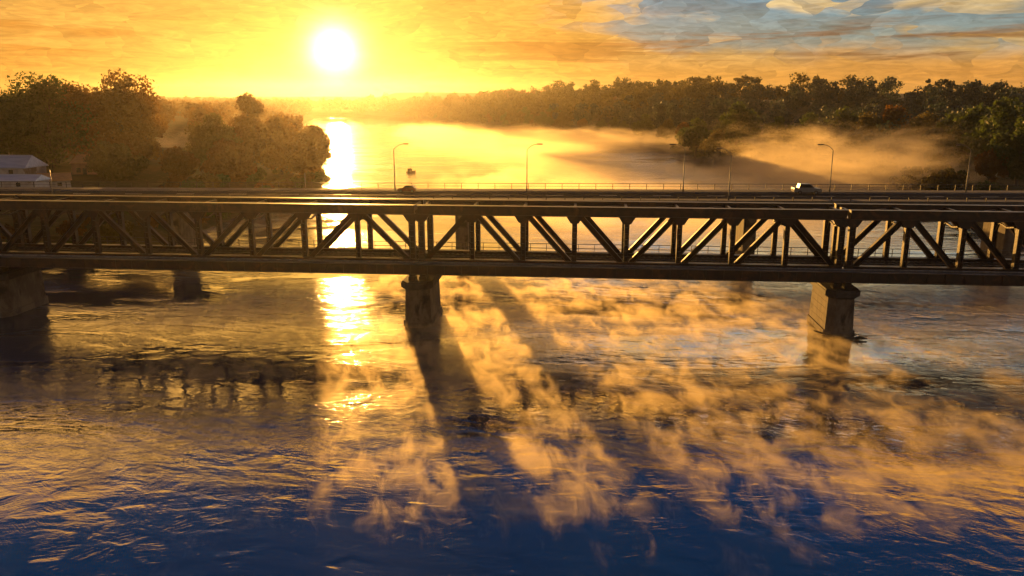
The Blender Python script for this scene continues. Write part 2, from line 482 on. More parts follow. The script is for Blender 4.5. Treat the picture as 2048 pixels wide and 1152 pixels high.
xs = np.unique(np.concatenate([np.linspace(-1900, -340, 40), np.linspace(-340, -40, 110), np.linspace(-40, 60, 26), np.linspace(60, 180, 56), np.linspace(180, 1900, 60)]))
ys = np.unique(np.concatenate([np.linspace(-400, 60, 24), np.linspace(60, 520, 150), np.linspace(520, 1200, 90), np.linspace(1200, 3000, 30)]))
GX, GY = np.meshgrid(xs, ys)
GZ = height(GX, GY)
nx, ny = len(xs), len(ys)
idx = np.arange(nx * ny).reshape(ny, nx)
F = np.stack([idx[:-1, :-1].ravel(), idx[:-1, 1:].ravel(), idx[1:, 1:].ravel(), idx[1:, :-1].ravel()], 1)
g = np_mesh('ground', np.stack([GX.ravel(), GY.ravel(), GZ.ravel()], 1), F, 'ground')
g.data.polygons.foreach_set('use_smooth', [True] * len(g.data.polygons))
tag(g, 'grassy riverbanks rising to wooded hills on both sides', 'terrain', kind='structure')
wtr = MB().add([(-700, -390, 0), (700, -390, 0), (700, 1500, 0), (-700, 1500, 0)], [(0, 1, 2, 3)]).build('water', 'water')
tag(wtr, 'calm river with golden sun glitter and blue sky reflections', 'river', kind='structure')

def gz(x, y):
    return float(height(x, y))

# ------------------------------------------------------------------ truss railway bridge
YAW = -R(5.0)
P0 = Vector((-10.7, 94.0, 0))
tb = empty('truss_bridge', P0, YAW)
tag(tb, 'long rust brown steel truss bridge with a walkway crossing the river on stone piers', 'bridge')
TN, TF = -2.7, 2.7
ZB0, ZB1, ZT0, ZT1 = 6.75, 7.95, 13.05, 14.15
PIER_S = [-52.0, 0.0, 47.8, 95.6]
spans = [(-99.0, -52.55, '/\\\\\\///\\'), (-51.45, -0.55, '//\\\\///\\'), (0.55, 47.25, '/\\\\\\///\\'), (48.35, 95.05, '/\\\\\\///\\')]

def hmember(mb, a, b, w, d, side):
    """built-up member: two flange plates and a web, seen from the side"""
    mb.bar(a, b, d, w * 0.62, (0, 1, 0) if abs(a[0] - b[0]) > 0.01 else (0, 1, 0))

for (s0, s1, pat) in spans:
    n = len(pat)
    st = [s0 + (s1 - s0) * i / n for i in range(n + 1)]
    for tt in (TN, TF):
        c = MB()
        c.box(s0 - 0.35, s1 + 0.35, tt - 0.33, tt + 0.33, ZT0 + 0.08, ZT1 - 0.08)
        c.box(s0 - 0.40, s1 + 0.40, tt - 0.45, tt + 0.45, ZT1 - 0.08, ZT1)
        c.box(s0 - 0.40, s1 + 0.40, tt - 0.45, tt + 0.45, ZT0, ZT0 + 0.08)
        for i in range(n + 1):
            for e in (-1, 1):
                c.prism([(st[i] - 0.95, 0), (st[i] + 0.95, 0), (st[i] + 0.95, 0), (st[i] - 0.95, 0)], 0, 0)
                c.v = c.v[:-8]; c.f = c.f[:-6]
                y = tt + e * 0.36
                a, b = (y - 0.03, y + 0.03)
                c.add([(st[i] - 1.0, a, ZT0 + 0.12), (st[i] - 0.45, a, ZT0 - 0.75), (st[i] + 0.45, a, ZT0 - 0.75), (st[i] + 1.0, a, ZT0 + 0.12),
                       (st[i] - 1.0, b, ZT0 + 0.12), (st[i] - 0.45, b, ZT0 - 0.75), (st[i] + 0.45, b, ZT0 - 0.75), (st[i] + 1.0, b, ZT0 + 0.12)],
                      [(0, 1, 2, 3), (7, 6, 5, 4), (0, 4, 5, 1), (1, 5, 6, 2), (2, 6, 7, 3), (3, 7, 4, 0)])
        c.build('top_chord', 'steel', tb)
        c = MB()
        c.box(s0 - 0.35, s1 + 0.35, tt - 0.33, tt + 0.33, ZB0 + 0.08, ZB1 - 0.08)
        c.box(s0 - 0.40, s1 + 0.40, tt - 0.45, tt + 0.45, ZB1 - 0.08, ZB1)
        c.box(s0 - 0.40, s1 + 0.40, tt - 0.45, tt + 0.45, ZB0, ZB0 + 0.08)
        c.build('bottom_chord', 'steel', tb)
        for i in range(n + 1):
            p = MB()
            wv_ = 0.27 if i not in (0, n) else 0.34
            p.box(st[i] - wv_, st[i] - wv_ + 0.10, tt - 0.30, tt + 0.30, ZB1, ZT0)
            p.box(st[i] + wv_ - 0.10, st[i] + wv_, tt - 0.30, tt + 0.30, ZB1, ZT0)
            p.box(st[i] - wv_ + 0.10, st[i] + wv_ - 0.10, tt - 0.05, tt + 0.05, ZB1, ZT0)
            for k in range(7):
                z = ZB1 + 0.5 + k * 0.66
                p.box(st[i] - wv_ + 0.10, st[i] + wv_ - 0.10, tt - 0.27, tt + 0.27, z, z + 0.12)
            p.build('vertical_post', 'steel', tb)
        for i, ch in enumerate(pat):
            a, b = st[i], st[i + 1]
            ins = 0.55
            if ch == '/':
                pa, pb = (a + ins, tt, ZB1 - 0.1), (b - ins, tt, ZT0 + 0.1)
            else:
                pa, pb = (a + ins, tt, ZT0 + 0.1), (b - ins, tt, ZB1 - 0.1)
            d = MB()
            d.bar(pa, pb, 0.46, 0.10, (0, 1, 0))
            dv = (Vector(pb) - Vector(pa)).normalized()
            nn = dv.cross(Vector((0, 1, 0)))
            for e in (-1, 1):
                o = nn * (e * 0.26)
                d.bar(Vector(pa) + o, Vector(pb) + o, 0.50, 0.08, tuple(nn))
            d.bar(pa, pb, 0.10, 0.48, tuple(nn))
            d.build('diagonal_brace', 'steel', tb)
    # sway frames between the two trusses
    for i in range(n + 1):
        f = MB()
        x = st[i]
        f.box(x - 0.14, x + 0.14, TN + 0.33, TF - 0.33, ZT0 + 0.25, ZT0 + 0.85)
        for e in (-1, 1):
            f.bar((x, e * 2.45, ZT0 - 2.2), (x, e * 1.25, ZT0 + 0.25), 0.16, 0.16)
            f.bar((x, e * 1.72, ZT0 - 0.75), (x, 0, ZT0 - 1.05), 0.14, 0.14)
        f.build('sway_brace', 'steel', tb)
        f = MB()
        f.box(x - 0.22, x + 0.22, -4.3, 4.3, 6.55, 7.12)
        f.build('floor_beam', 'steel', tb)
    # top lateral bracing
    lb_ = MB()
    for i in range(n):
        lb_.bar((st[i], TN + 0.3, ZT0 + 0.65), (st[i + 1], TF - 0.3, ZT0 + 0.65), 0.22, 0.2)
        lb_.bar((st[i], TF - 0.3, ZT0 + 0.40), (st[i + 1], TN + 0.3, ZT0 + 0.40), 0.22, 0.2)
    lb_.build('lateral_bracing', 'steel', tb)
    # railway floor
    fl = MB()
    for y in (-1.3, 1.3):
        fl.box(s0, s1, y - 0.2, y + 0.2, 7.12, 7.5)
    fl.build('stringer', 'steel', tb)
    tr = MB()
    q = s0 + 0.2
    while q < s1:
        tr.box(q, q + 0.26, -2.1, 2.1, 7.5, 7.68)
        q += 0.62
    tr.build('sleepers', 'timber', tb)
    rl = MB()
    for y in (-0.75, 0.75):
        rl.box(s0, s1, y - 0.035, y + 0.035, 7.68, 7.85)
    rl.build('track_rails', 'rail_paint', tb)

S0, S1 = -99.0, 95.05
for nm_side, sg in (('near', -1), ('far', 1)):
    wk = MB()
    q = S0
    while q < S1:
        e = min(q + 2.92, S1)
        wk.box(q + 0.015, e - 0.015, min(sg * 3.25, sg * 4.45), max(sg * 3.25, sg * 4.45), 7.36, 7.50)
        q = e
    wk.build('walkway', 'planks', tb)
    fg = MB()
    a, b = sorted((sg * 4.47, sg * 4.62))
    fg.box(S0, S1, a, b, 6.42, 7.58)
    a, b = sorted((sg * 4.38, sg * 4.47))
    fg.box(S0, S1, a, b, 6.42, 6.50)
    a, b = sorted((sg * 4.62, sg * 4.72))
    fg.box(S0, S1, a, b, 6.42, 6.50)
    fg.box(S0, S1, a, b, 7.50, 7.58)
    q = S0 + 1
    while q < S1:
        fg.box(q - 0.05, q + 0.05, a, b, 6.50, 7.50)
        q += 1.95
    fg.build('edge_girder', 'steel', tb)
rg = MB()
for z in (8.08, 8.62):
    rg.bar((S0, 4.40, z), (S1, 4.40, z), 0.07, 0.07)
q = S0 + 0.5
while q < S1:
    rg.box(q - 0.035, q + 0.035, 4.37, 4.43, 7.5, 8.62)
    q += 1.95
rg.build('railing', 'rail_paint', tb)
pp = MB()
pp.tube([(S0, -3.32, 7.62), (S1, -3.32, 7.62)], 0.11, 8)
pp.build('service_pipe', 'pole', tb)

# stone piers
def pier_poly(wx, ly, ch):
    a, b = wx / 2, ly / 2
    return [(-a, -b + ch), (-a + ch * 0.75, -b), (a - ch * 0.75, -b), (a, -b + ch), (a, b - ch), (a - ch * 0.75, b), (-a + ch * 0.75, b), (-a, b - ch)]

pier_labels = ['dark stone bridge pier at the left edge of the frame under the truss bridge',
               'brown stone pier under the truss bridge casting the long dark shadow',
               'stone pier with its left side lit orange and driftwood at its base']
Rz = Matrix.Rotation(YAW, 4, 'Z')
for s, lab in zip(PIER_S[:3], pier_labels):
    r = empty('bridge_pier', P0 + Rz @ Vector((s, 0, 0)), YAW)
    tag(r, lab, 'bridge pier', 'stone piers of the truss bridge')
    b = MB()
    b.prism(pier_poly(3.5, 8.7, 1.0), -3, 0.7, -0.05)
    zz = 0.7
    k = 0
    while zz < 4.5:
        b.prism(pier_poly(3.06 - 0.05 * k, 8.3 - 0.05 * k, 0.9), zz, min(zz + 0.74, 4.5), 0)
        b.prism(pier_poly(3.00 - 0.05 * k, 8.24 - 0.05 * k, 0.9), min(zz + 0.74, 4.5), min(zz + 0.78, 4.5), 0)
        zz += 0.78
        k += 1
    b.build('pier_shaft', 'stone', r)
    c = MB()
    c.prism(pier_poly(3.3, 8.6, 1.0), 4.5, 4.7, 0.2)
    c.prism(pier_poly(3.75, 9.1, 1.1), 4.7, 5.25, 0)
    c.prism(pier_poly(3.6, 8.95, 1.1), 5.25, 5.42, -0.12)
    c.build('pier_cap', 'capstone', r)
    for e in (-1, 1):
        for tt in (TN, TF):
            bb = MB()
            bb.box(e * 0.62 - 0.42, e * 0.62 + 0.42, tt - 0.5, tt + 0.5, 5.42, 5.85)
            bb.prism([(e * 0.62 - 0.34, tt - 0.4), (e * 0.62 + 0.34, tt - 0.4), (e * 0.62 + 0.34, tt + 0.4), (e * 0.62 - 0.34, tt + 0.4)], 5.85, 6.72)
            bb.build('bearing', 'steel', r)

# driftwood caught on the right pier
def driftwood():
    base = P0 + Rz @ Vector((PIER_S[2], -4.35, 0))
    r = empty('driftwood', base, YAW)
    tag(r, 'bare driftwood branches caught at the water line of the right stone pier', 'driftwood')
    logs = [((-2.6, 1.4, 0.45), (0.4, -0.7, 0.05), 0.14), ((-1.6, -0.5, 0.12), (2.6, -0.35, 0.2), 0.17), ((-2.0, 0.4, 0.25), (0.9, -1.1, 0.02), 0.11)]
    for a, b, rad in logs:
        a, b = Vector(a), Vector(b)
        m_ = (a + b) / 2 + Vector((rnd.uniform(-.1, .1), rnd.uniform(-.2, .0), rnd.uniform(-.05, .1)))
        MB().tube([a, m_, b], [rad * 0.5, rad, rad * 0.6], 7).build('log', 'wood_grey', r)
    br = MB()
    for k in range(16):
        x = rnd.uniform(0.6, 2.0)
        a = Vector((x, rnd.uniform(-0.8, 0.8), 0.1))
        d = Vector((rnd.uniform(0.7, 1.5), rnd.uniform(-0.5, 0.3), rnd.uniform(0.0, 0.55)))
        br.tube([a, a + d * 0.55 + Vector((0, 0, 0.08)), a + d], [0.06, 0.04, 0.015], 5)
    br.build('twigs', 'wood_grey', r)
driftwood()

# ------------------------------------------------------------------ road bridge behind
RY = -R(1.8)
Q0 = Vector((-8.3, 136.3, 0))
rb = empty('road_bridge', Q0, RY)
tag(rb, 'low grey concrete road bridge running behind the truss bridge', 'bridge')
Rr = Matrix.Rotation(RY, 4, 'Z')
A0, A1 = -130.0, 130.0
d = MB()
d.box(A0, A1, -8.0, 8.0, 9.35, 10.0)
d.build('deck_slab', 'concrete', rb)
d = MB()
for y in (-5.4, -1.8, 1.8, 5.4):
    d.box(A0, A1, y - 0.35, y + 0.35, 8.35, 9.35)
d.build('girders', 'concrete', rb)
d = MB()
d.box(A0, A1, -5.6, 4.6, 10.0, 10.06)
d.build('carriageway', 'asphalt', rb)
d = MB()
d.box(A0, A1, -8.05, -5.6, 10.002, 10.19)
d.build('footpath', 'concrete', rb)
d = MB()
d.box(A0, A1, 4.6, 8.05, 10.002, 10.19)
d.build('footpath', 'concrete', rb)
d = MB()
q = A0
while q < A1:
    d.box(q, q + 3, -0.57, -0.43, 10.064, 10.068)
    q += 9
d.box(A0, A1, -5.2, -5.08, 10.064, 10.068)
d.box(A0, A1, 4.08, 4.2, 10.064, 10.068)
d.build('lane_markings', 'paint', rb)
for y, h in ((7.85, 1.0), (-7.85, 0.62)):
    d = MB()
    d.bar((A0, y, 10.19 + h), (A1, y, 10.19 + h), 0.09, 0.09)
    d.bar((A0, y, 10.19 + h * 0.5), (A1, y, 10.19 + h * 0.5), 0.05, 0.05)
    q = A0
    while q < A1:
        d.box(q - 0.05, q + 0.05, y - 0.05, y + 0.05, 10.19, 10.19 + h)
        q += 3.0
    d.build('railing', 'rail_paint', rb)

def s_of(px, tt, z):
    """position along the road bridge that shows at photo column px, at offset tt and height z"""
    best = min(((abs(proj(Q0 + Rr @ Vector((s / 4, tt, z)))[0] - px), s / 4) for s in range(-500, 500)))
    return best[1]
def proj(p):
    v = p - Vector((0, 0, CAM_H))
    zc = v.y * math.cos(PITCH) - v.z * math.sin(PITCH)
    yc = v.y * math.sin(PITCH) + v.z * math.cos(PITCH)
    return (1024 + FPX * v.x / zc, 576 - FPX * yc / zc)

rp = ['concrete road bridge pier seen past the left end of the truss bridge', 'narrow concrete road bridge pier just right of the middle stone pier',
      'sunlit concrete road bridge pier seen through the truss left of the right stone pier', 'concrete road bridge pier standing near the wooded right bank']
for px, lab in zip((366, 927, 1490, 1998), rp):
    s = s_of(px, 0, 4)
    r = empty('road_bridge_pier', Q0 + Rr @ Vector((s, 0, 0)), RY)
    tag(r, lab, 'bridge pier', 'concrete piers of the road bridge')
    MB().prism(pier_poly(2.1, 7.4, 0.35), -3, 7.5).build('pier_shaft', 'stone', r)
    MB().prism(pier_poly(2.5, 13.0, 0.3), 7.5, 8.35).build('pier_cap', 'concrete', r)

# lamp posts
def make_lamp(h, arm):
    r = empty('street_lamp', (0, 0, 0))
    MB().tube([(0, 0, 0), (0, 0, 0.9), (0, 0, h - 0.9)], [0.14, 0.10, 0.065], 8).build('pole', 'lamp_pole', r, True)
    pts = []
    for k in range(7):
        a = k / 6
        pts.append((arm * a * a * 0.35 + arm * 0.65 * a, 0, h - 0.9 + 0.95 * math.sin(a * math.pi / 2)))
    MB().tube(pts, 0.05, 7).build('arm', 'lamp_pole', r, True)
    hd = MB()
    x = arm
    hd.prism([(x - 0.15, -0.12), (x + 0.75, -0.17), (x + 0.85, 0), (x + 0.75, 0.17), (x - 0.15, 0.12), (x - 0.2, 0)], h - 0.02, h + 0.16, -0.05)
    lh = hd.build('lamp_head', 'rail_paint', r)
    g_ = MB(); g_.box(x + 0.1, x + 0.65, -0.11, 0.11, h - 0.06, h - 0.022)
    g_.build('lamp_glass', 'lampglass', lh)
    return r
proto = make_lamp(8.0, 1.9)
lamps = [(788, 5.2, 0, 'street lamp left of the dark boat, arm reaching right over bright water'),
         (1055, 5.2, 0, 'street lamp with right-reaching arm, second from the bright sun reflection'),
         (1368, 5.2, math.pi, 'slim street lamp with left-reaching arm below the dark bank trees'),
         (1661, 5.2, math.pi, 'street lamp beside the white car, pale arm against drifting mist'),
         (1934, 5.2, math.pi, 'street lamp in front of the dark right bank wood'),
         (1458, -7.3, math.pi * 0.75, 'thin street lamp on the near footpath of the road bridge')]
for i, (px, tt, rot, lab) in enumerate(lamps):
    r = proto if i == 0 else copy_tree(proto)
    s = s_of(px, tt, 12)
    r.location = Q0 + Rr @ Vector((s, tt, 10.19))
    r.rotation_euler = (0, 0, RY + rot)
    tag(r, lab, 'street lamp', 'street lamps along the road bridge')
for px, tt, h, lab in ((105, -7.2, 4.6, 'short plain metal post on the near footpath by the sunlit sheds'), (612, 5.6, 2.9, 'short thin metal post at the tip of the riverside tree')):
    s = s_of(px, tt, 11)
    r = empty('metal_post', Q0 + Rr @ Vector((s, tt, 10.19)), RY)
    tag(r, lab, 'post', 'plain posts on the road bridge')
    MB().tube([(0, 0, 0), (0, 0, h)], [0.09, 0.06], 8).build('pole', 'pole', r, True)
    MB().box(-0.16, 0.16, -0.16, 0.16, 0, 0.06).build('base_plate', 'pole', r)

# cars
def make_car(paint, pickup):
    r = empty('parked_car', (0, 0, 0))
    b = MB()
    prof = [(-2.1, 0.35), (2.1, 0.35), (2.15, 0.7), (1.95, 0.92), (0.95, 1.0), (-2.0, 1.0), (-2.15, 0.8)] if not pickup else \
           [(-2.3, 0.4), (2.3, 0.4), (2.35, 0.75), (2.2, 0.98), (1.0, 1.08), (-2.3, 1.08), (-2.35, 0.8)]
    cab = [(-1.9, 1.0), (0.95, 1.0), (0.25, 1.46), (-0.2, 1.5), (-1.3, 1.47)] if not pickup else [(-1.5, 1.08), (1.1, 1.08), (0.5, 1.72), (0.2, 1.76), (-1.3, 1.76)]
    def extr(mb, p, w0, w1):
        n = len(p)
        mb.add([(x, -w0, z) for x, z in p] + [(x, w1, z) for x, z in p], [tuple(range(n)), tuple(reversed(range(n, 2 * n)))] + [(i, n + i, n + (i + 1) % n, (i + 1) % n) for i in range(n)])
    extr(b, prof, 0.85, 0.85)
    extr(b, cab, 0.70, 0.70)
    b.build('body', paint, r)
    g_ = MB()
    c2 = [(x * 0.86 - 0.06, 1.0 + (z - cab[0][1]) * 0.82 + 0.06 + (cab[0][1] - 1.0)) for x, z in cab]
    extr(g_, c2, 0.712, 0.712)
    g_.build('side_windows', 'glass', r)
    ws = MB()
    a, bb = cab[1], cab[2]
    ws.add([(a[0] + 0.01, -0.62, a[1] + 0.03), (a[0] + 0.01, 0.62, a[1] + 0.03), (bb[0] + 0.04, 0.58, bb[1] - 0.03), (bb[0] + 0.04, -0.58, bb[1] - 0.03)], [(0, 1, 2, 3)])
    ws.build('windscreen', 'glass', r)
    for x in (-1.35, 1.35):
        for y in (-0.80, 0.80):
            wl = MB()
            wl.tube([(x, y - 0.11, 0.33), (x, y + 0.11, 0.33)], 0.33, 16)
            wo = wl.build('wheel', 'rubber', r)
            hb = MB(); hb.tube([(x, y - 0.12, 0.33), (x, y + 0.12, 0.33)], 0.19, 12)
            hb.build('rim', 'pole', wo)
    for y in (-0.6, 0.6):
        MB().box(2.12, 2.17, y - 0.16, y + 0.16, 0.62, 0.76).build('headlight', 'lampglass', r)
    return r
c1 = make_car('car_white', True)
c1.name = 'parked_car'
s = s_of(1616, 2.4, 10.8)
c1.location = Q0 + Rr @ Vector((s, 2.9, 10.06)); c1.rotation_euler = (0, 0, RY)
tag(c1, 'pale pickup car driving right on the road bridge between two street lamps', 'car', 'cars on the road bridge')
c2 = make_car('car_brown', False)
s = s_of(815, 3.4, 10.8)
c2.scale = (0.72, 0.8, 0.85)
c2.location = Q0 + Rr @ Vector((s, 2.9, 10.06)); c2.rotation_euler = (0, 0, RY + math.pi)
tag(c2, 'reddish brown rounded car on the road bridge below the small boat', 'car', 'cars on the road bridge')

# small boat on the bright water
bp_ = at(822, 352, 290); bp_.z = 0
r = empty('moored_boat', bp_, R(25))
tag(r, 'small dark boat with a thin mast alone on the bright water', 'boat')
hl = MB()
secs = [(-1.6, 0.55, 0.5), (-0.6, 0.72, 0.5), (0.5, 0.66, 0.55), (1.3, 0.36, 0.65), (1.75, 0.03, 0.75)]
vs = []
for x, wd, z in secs:
    vs += [(x, -wd, z), (x, -wd * 0.6, -0.15), (x, wd * 0.6, -0.15), (x, wd, z)]
fs = []
for i in range(len(secs) - 1):
    for k in range(3):
        fs.append((i * 4 + k, (i + 1) * 4 + k, (i + 1) * 4 + k + 1, i * 4 + k + 1))
    fs.append((i * 4 + 3, (i + 1) * 4 + 3, (i + 1) * 4, i * 4))
fs.append((0, 1, 2, 3))
hl.add(vs, fs).build('hull', 'boat', r)
MB().prism([(-1.2, -0.5), (0.4, -0.45), (0.5, 0.45), (-1.2, 0.5)], 0.5, 1.5, -0.1).build('cabin', 'boat', r)
MB().tube([(-0.2, 0, 1.4), (-0.2, 0, 4.6)], [0.05, 0.02], 6).build('mast', 'rail_paint', r)

# ------------------------------------------------------------------ houses on the left bank
def house(name, loc, rz, L, W, H, rh, wall, roofm, lab, hip=0.0, wins=(), door=None, over=0.45, grp=None):
    r = empty(name, loc, rz)
    tag(r, lab, 'house' if name == 'house' else 'shed', grp)
    a, b = L / 2, W / 2
    w_ = MB()
    w_.box(-a, a, -b, b, -1.5, H)
    if hip == 0:
        w_.add([(-a, -b, H), (-a, b, H), (-a, 0, H + rh * 0.96), (a, -b, H), (a, b, H), (a, 0, H + rh * 0.96)], [(0, 2, 1), (3, 4, 5), (0, 3, 5, 2), (1, 2, 5, 4)])
    w_.build('wall', wall, r)
    A, B = a + over, b + over
    k = a * hip
    dz = over * rh / b * 0.6
    rf = MB()
    th = 0.14
    for z in (0,):
        e0, e1, e2, e3 = (-A, -B, H - dz), (A, -B, H - dz), (A, B, H - dz), (-A, B, H - dz)
        r0, r1 = (-A + k, 0, H + rh), (A - k, 0, H + rh)
        up = lambda p: (p[0], p[1], p[2] + th)
        P = [e0, e1, e2, e3, r0, r1]
        rf.add(P + [up(p) for p in P], [(0, 1, 5, 4)[::-1], (2, 3, 4, 5)[::-1], (1, 2, 5)[::-1], (3, 0, 4)[::-1],
                                        (6, 7, 11, 10), (8, 9, 10, 11), (7, 8, 11), (9, 6, 10),
                                        (0, 6, 7, 1)[::-1], (1, 7, 8, 2)[::-1], (2, 8, 9, 3)[::-1], (3, 9, 6, 0)[::-1]])
    ro = rf.build('roof', roofm, r)
    MB().bar(up(r0), up(r1), 0.22, 0.14).build('ridge_cap', roofm, ro)
    for (x, z, ww, hh) in wins:
        fr = MB()
        for (x0, x1, z0, z1) in ((x - ww / 2 - .1, x - ww / 2, z, z + hh), (x + ww / 2, x + ww / 2 + .1, z, z + hh), (x - ww / 2 - .1, x + ww / 2 + .1, z + hh, z + hh + .1), (x - ww / 2 - .1, x + ww / 2 + .1, z - .1, z)):
            fr.box(x0, x1, -b - 0.06, -b + 0.02, z0, z1)
        wo = fr.build('window', wall, r)
        MB().box(x - ww / 2, x + ww / 2, -b - 0.02, -b + 0.02, z, z + hh).build('pane', 'dark', wo)
    if door:
        x, ww, hh = door
        MB().box(x - ww / 2, x + ww / 2, -b - 0.03, -b + 0.02, 0.02, hh).build('door', 'dark', r)
    return r
Yh = 205
p = at(18, 352, Yh)
house('house', (p.x, p.y, p.z), R(-6), 15.0, 8.0, 2.5, 2.6, 'house_wall', 'grey_roof', 'long pale house with a blue grey sheet roof under the dark trees', 0.12,
      ((-3.2, 0.8, 1.2, 1.1), (3.8, 0.8, 1.2, 1.1)), (-0.4, 1.1, 2.1))
p = at(172, 350, 212)
house('house', (p.x, p.y, p.z), R(24), 5.8, 5.2, 3.4, 1.7, 'brown_wall', 'tile_roof', 'small square brown house with a hipped ochre tile roof', 0.62,
      ((-1.4, 0.9, 1.0, 1.2), (1.2, 0.9, 1.0, 1.2)), (0.0, 0.9, 2.0))
p = at(40, 376, 176)
house('garden_shed', (p.x, p.y, p.z), R(-4), 10.5, 5.0, 1.8, 1.0, 'house_wall', 'grey_roof', 'low shed with a flat blue grey roof below the long pale house', 0.05, ((1.5, 0.6, 1.0, 0.8),), None, 0.35, 'low sheds on the left bank')
p = at(112, 376, 182)
house('garden_shed', (p.x, p.y, p.z), R(30), 6.0, 4.6, 1.9, 1.3, 'house_wall', 'tile_roof', 'small gabled shed with a sunlit golden roof beside the plain post', 0.0, ((0.8, 0.6, 0.9, 0.8),), None, 0.35, 'low sheds on the left bank')

# ------------------------------------------------------------------ trees
def leaf_quads(rs, centres, radii, n_per, size):
    """leaf sprays on the shells of many lobes"""
    tot = int(sum(n_per))
    ci = np.repeat(np.arange(len(centres)), n_per)
    d = rs.normal(size=(tot, 3)); d /= np.linalg.norm(d, axis=1)[:, None]
    rad = (0.5 + 0.75 * rs.rand(tot) ** 0.8)
    P = centres[ci] + d * radii[ci][:, None] * rad[:, None] * np.array([1, 1, 0.78])
    nrm = d + rs.normal(size=(tot, 3)) * 0.8
    nrm /= np.linalg.norm(nrm, axis=1)[:, None]
    a = np.cross(nrm, rs.normal(size=(tot, 3))); a /= np.linalg.norm(a, axis=1)[:, None]
    b = np.cross(nrm, a)
    s = size * (0.5 + rs.rand(tot))[:, None]
    k = 0.45 + 0.4 * rs.rand(tot)[:, None]
    V = np.stack([P - a * s, P - b * s * k, P + a * s, P + b * s * k], 1).reshape(-1, 3)
    Fq = np.arange(tot * 4).reshape(-1, 4)
    return V, Fq

def make_tree(name, h, rad, leaf, seed, lobes=22, per=230, size=0.42, clear=0.22, lean=0.0):
    rs = np.random.RandomState(seed)
    root = empty(name, (0, 0, 0))
    cz = h * (clear + (1 - clear) / 2)
    hz = h * (1 - clear) / 2
    cs, rr = [], []
    for k in range(lobes):
        u = rs.normal(size=3); u /= np.linalg.norm(u)
        q = rs.rand() ** 0.4 * 0.9
        c = np.array([u[0] * rad * q, u[1] * rad * q, cz + u[2] * hz * q])
        taper = 1.0 - 0.45 * max(0, (c[2] - cz) / hz)
        c[0] = c[0] * taper + lean * (c[2] / h); c[1] *= taper
        cs.append(c); rr.append(rad * rs.uniform(0.16, 0.40))
    cs.append(np.array([lean, 0, h - rad * 0.28])); rr.append(rad * 0.28)
    cs, rr = np.array(cs), np.array(rr)
    n = (per * (rr / rr.mean()) ** 2).astype(int)
    V, Fq = leaf_quads(rs, cs, rr, n, size)
    np_mesh('crown', V, Fq, leaf, root)
    tk = MB()
    r0 = 0.022 * h + 0.05
    tk.tube([(0, 0, -1.2), (0, 0, 0.4), (lean * 0.2, 0, h * 0.3), (lean * 0.5, 0, h * 0.55), (lean * 0.9, 0, h * 0.85)], [r0 * 1.5, r0, r0 * 0.75, r0 * 0.5, r0 * 0.12], 9)
    for k in range(0, lobes, 2):
        c = cs[k]
        z = min(max(c[2] - rad * 0.6, h * 0.22), h * 0.7)
        a = Vector((lean * z / h, 0, z)); e = Vector(c)
        tk.tube([a, a.lerp(e, 0.5) + Vector((0, 0, -0.06 * h)) * 0.4, e], [r0 * 0.42, r0 * 0.26, r0 * 0.08], 6)
    tk.build('trunk', 'bark', root, True)
    return root

def place(root, x, y, rz, sc, label=None, cat='tree', group=None, first=False, sink=0.15):
    o = root if first else copy_tree(root)
    o.location = (x, y, max(gz(x, y), 0.05) - sink)
    o.rotation_euler = (0, 0, rz)
    o.scale = (sc, sc, sc)
    tag(o, label, cat, group)
    return o

# ---- left bank: the big individual trees  (photo column, distance, top row, radius, leaf, label)
LT = [(20, 232, 185, 8.5, 'leaf_dark', 'tall dark green tree at the left frame edge behind the pale house'),
      (85, 226, 150, 10.0, 'leaf_dark', 'broad dark green tree with a flat crown above the pale house'),
      (150, 240, 168, 9.0, 'leaf_russet', 'russet tree between the dark green tree and the tallest tree'),
      (232, 236, 133, 9.2, 'leaf_russet', 'tallest russet tree of the left bank with a domed top'),
      (280, 250, 180, 5.0, 'leaf_gold', 'golden brown tree on the right flank of the tallest russet tree'),
      (225, 206, 290, 6.0, 'leaf_olive', 'small olive tree at the foot of the tallest russet tree'),
      (258, 228, 262, 3.6, 'leaf_russet', 'low russet tree leaning over the gap to the hazy far bank'),
      (352, 218, 292, 3.4, 'leaf_russet', 'small russet tree at the left end of the riverside clump'),
      (425, 236, 222, 5.6, 'leaf_olive', 'rounded olive tree on the left of the riverside clump'),
      (492, 244, 184, 5.4, 'leaf_russet', 'pointed russet tree rising highest in the riverside clump'),
      (556, 246, 226, 5.6, 'leaf_gold', 'golden tree in the riverside clump left of the leaning tree'),
      (612, 248, 248, 5.6, 'leaf_gold', 'golden tree leaning over the bright water below the sun'),
      (455, 222, 282, 5.6, 'leaf_russet', 'bushy russet tree in front of the pointed russet tree')]
for i, (px, Y, ytop, rad, leaf, lab) in enumerate(LT):
    tp = at(px, ytop, Y)
    z0 = max(gz(tp.x, Y), 0.3)
    h = tp.z - z0
    o = make_tree('broadleaf_tree', h, rad * 1.35, leaf, 20 + i, lobes=40, per=300, size=0.40, clear=0.02 if h < 18 else 0.05, lean=2.2 if 'leaning over the bright' in lab else 0)
    place(o, tp.x, Y, 0, 1.0, lab, 'tree', 'big trees on the left bank', True)

# ---- prototypes for the other trees
protos = []
for k, (h, rad, leaf) in enumerate([(17, 7.6, 'leaf_dark'), (15, 8.0, 'leaf_olive'), (19, 7.4, 'leaf_dark'), (14, 6.8, 'leaf_russet'), (16, 8.6, 'leaf_dark')]):
    protos.append([make_tree('bank_tree', h, rad, leaf, 60 + k, lobes=32, per=190, size=0.46, clear=0.02), False, h])

def from_proto(k, x, y, h, label, group):
    pr = protos[k]
    o = place(pr[0], x, y, rnd.uniform(0, 6.28), h / pr[2], label, 'tree', group, not pr[1])
    pr[1] = True
    return o

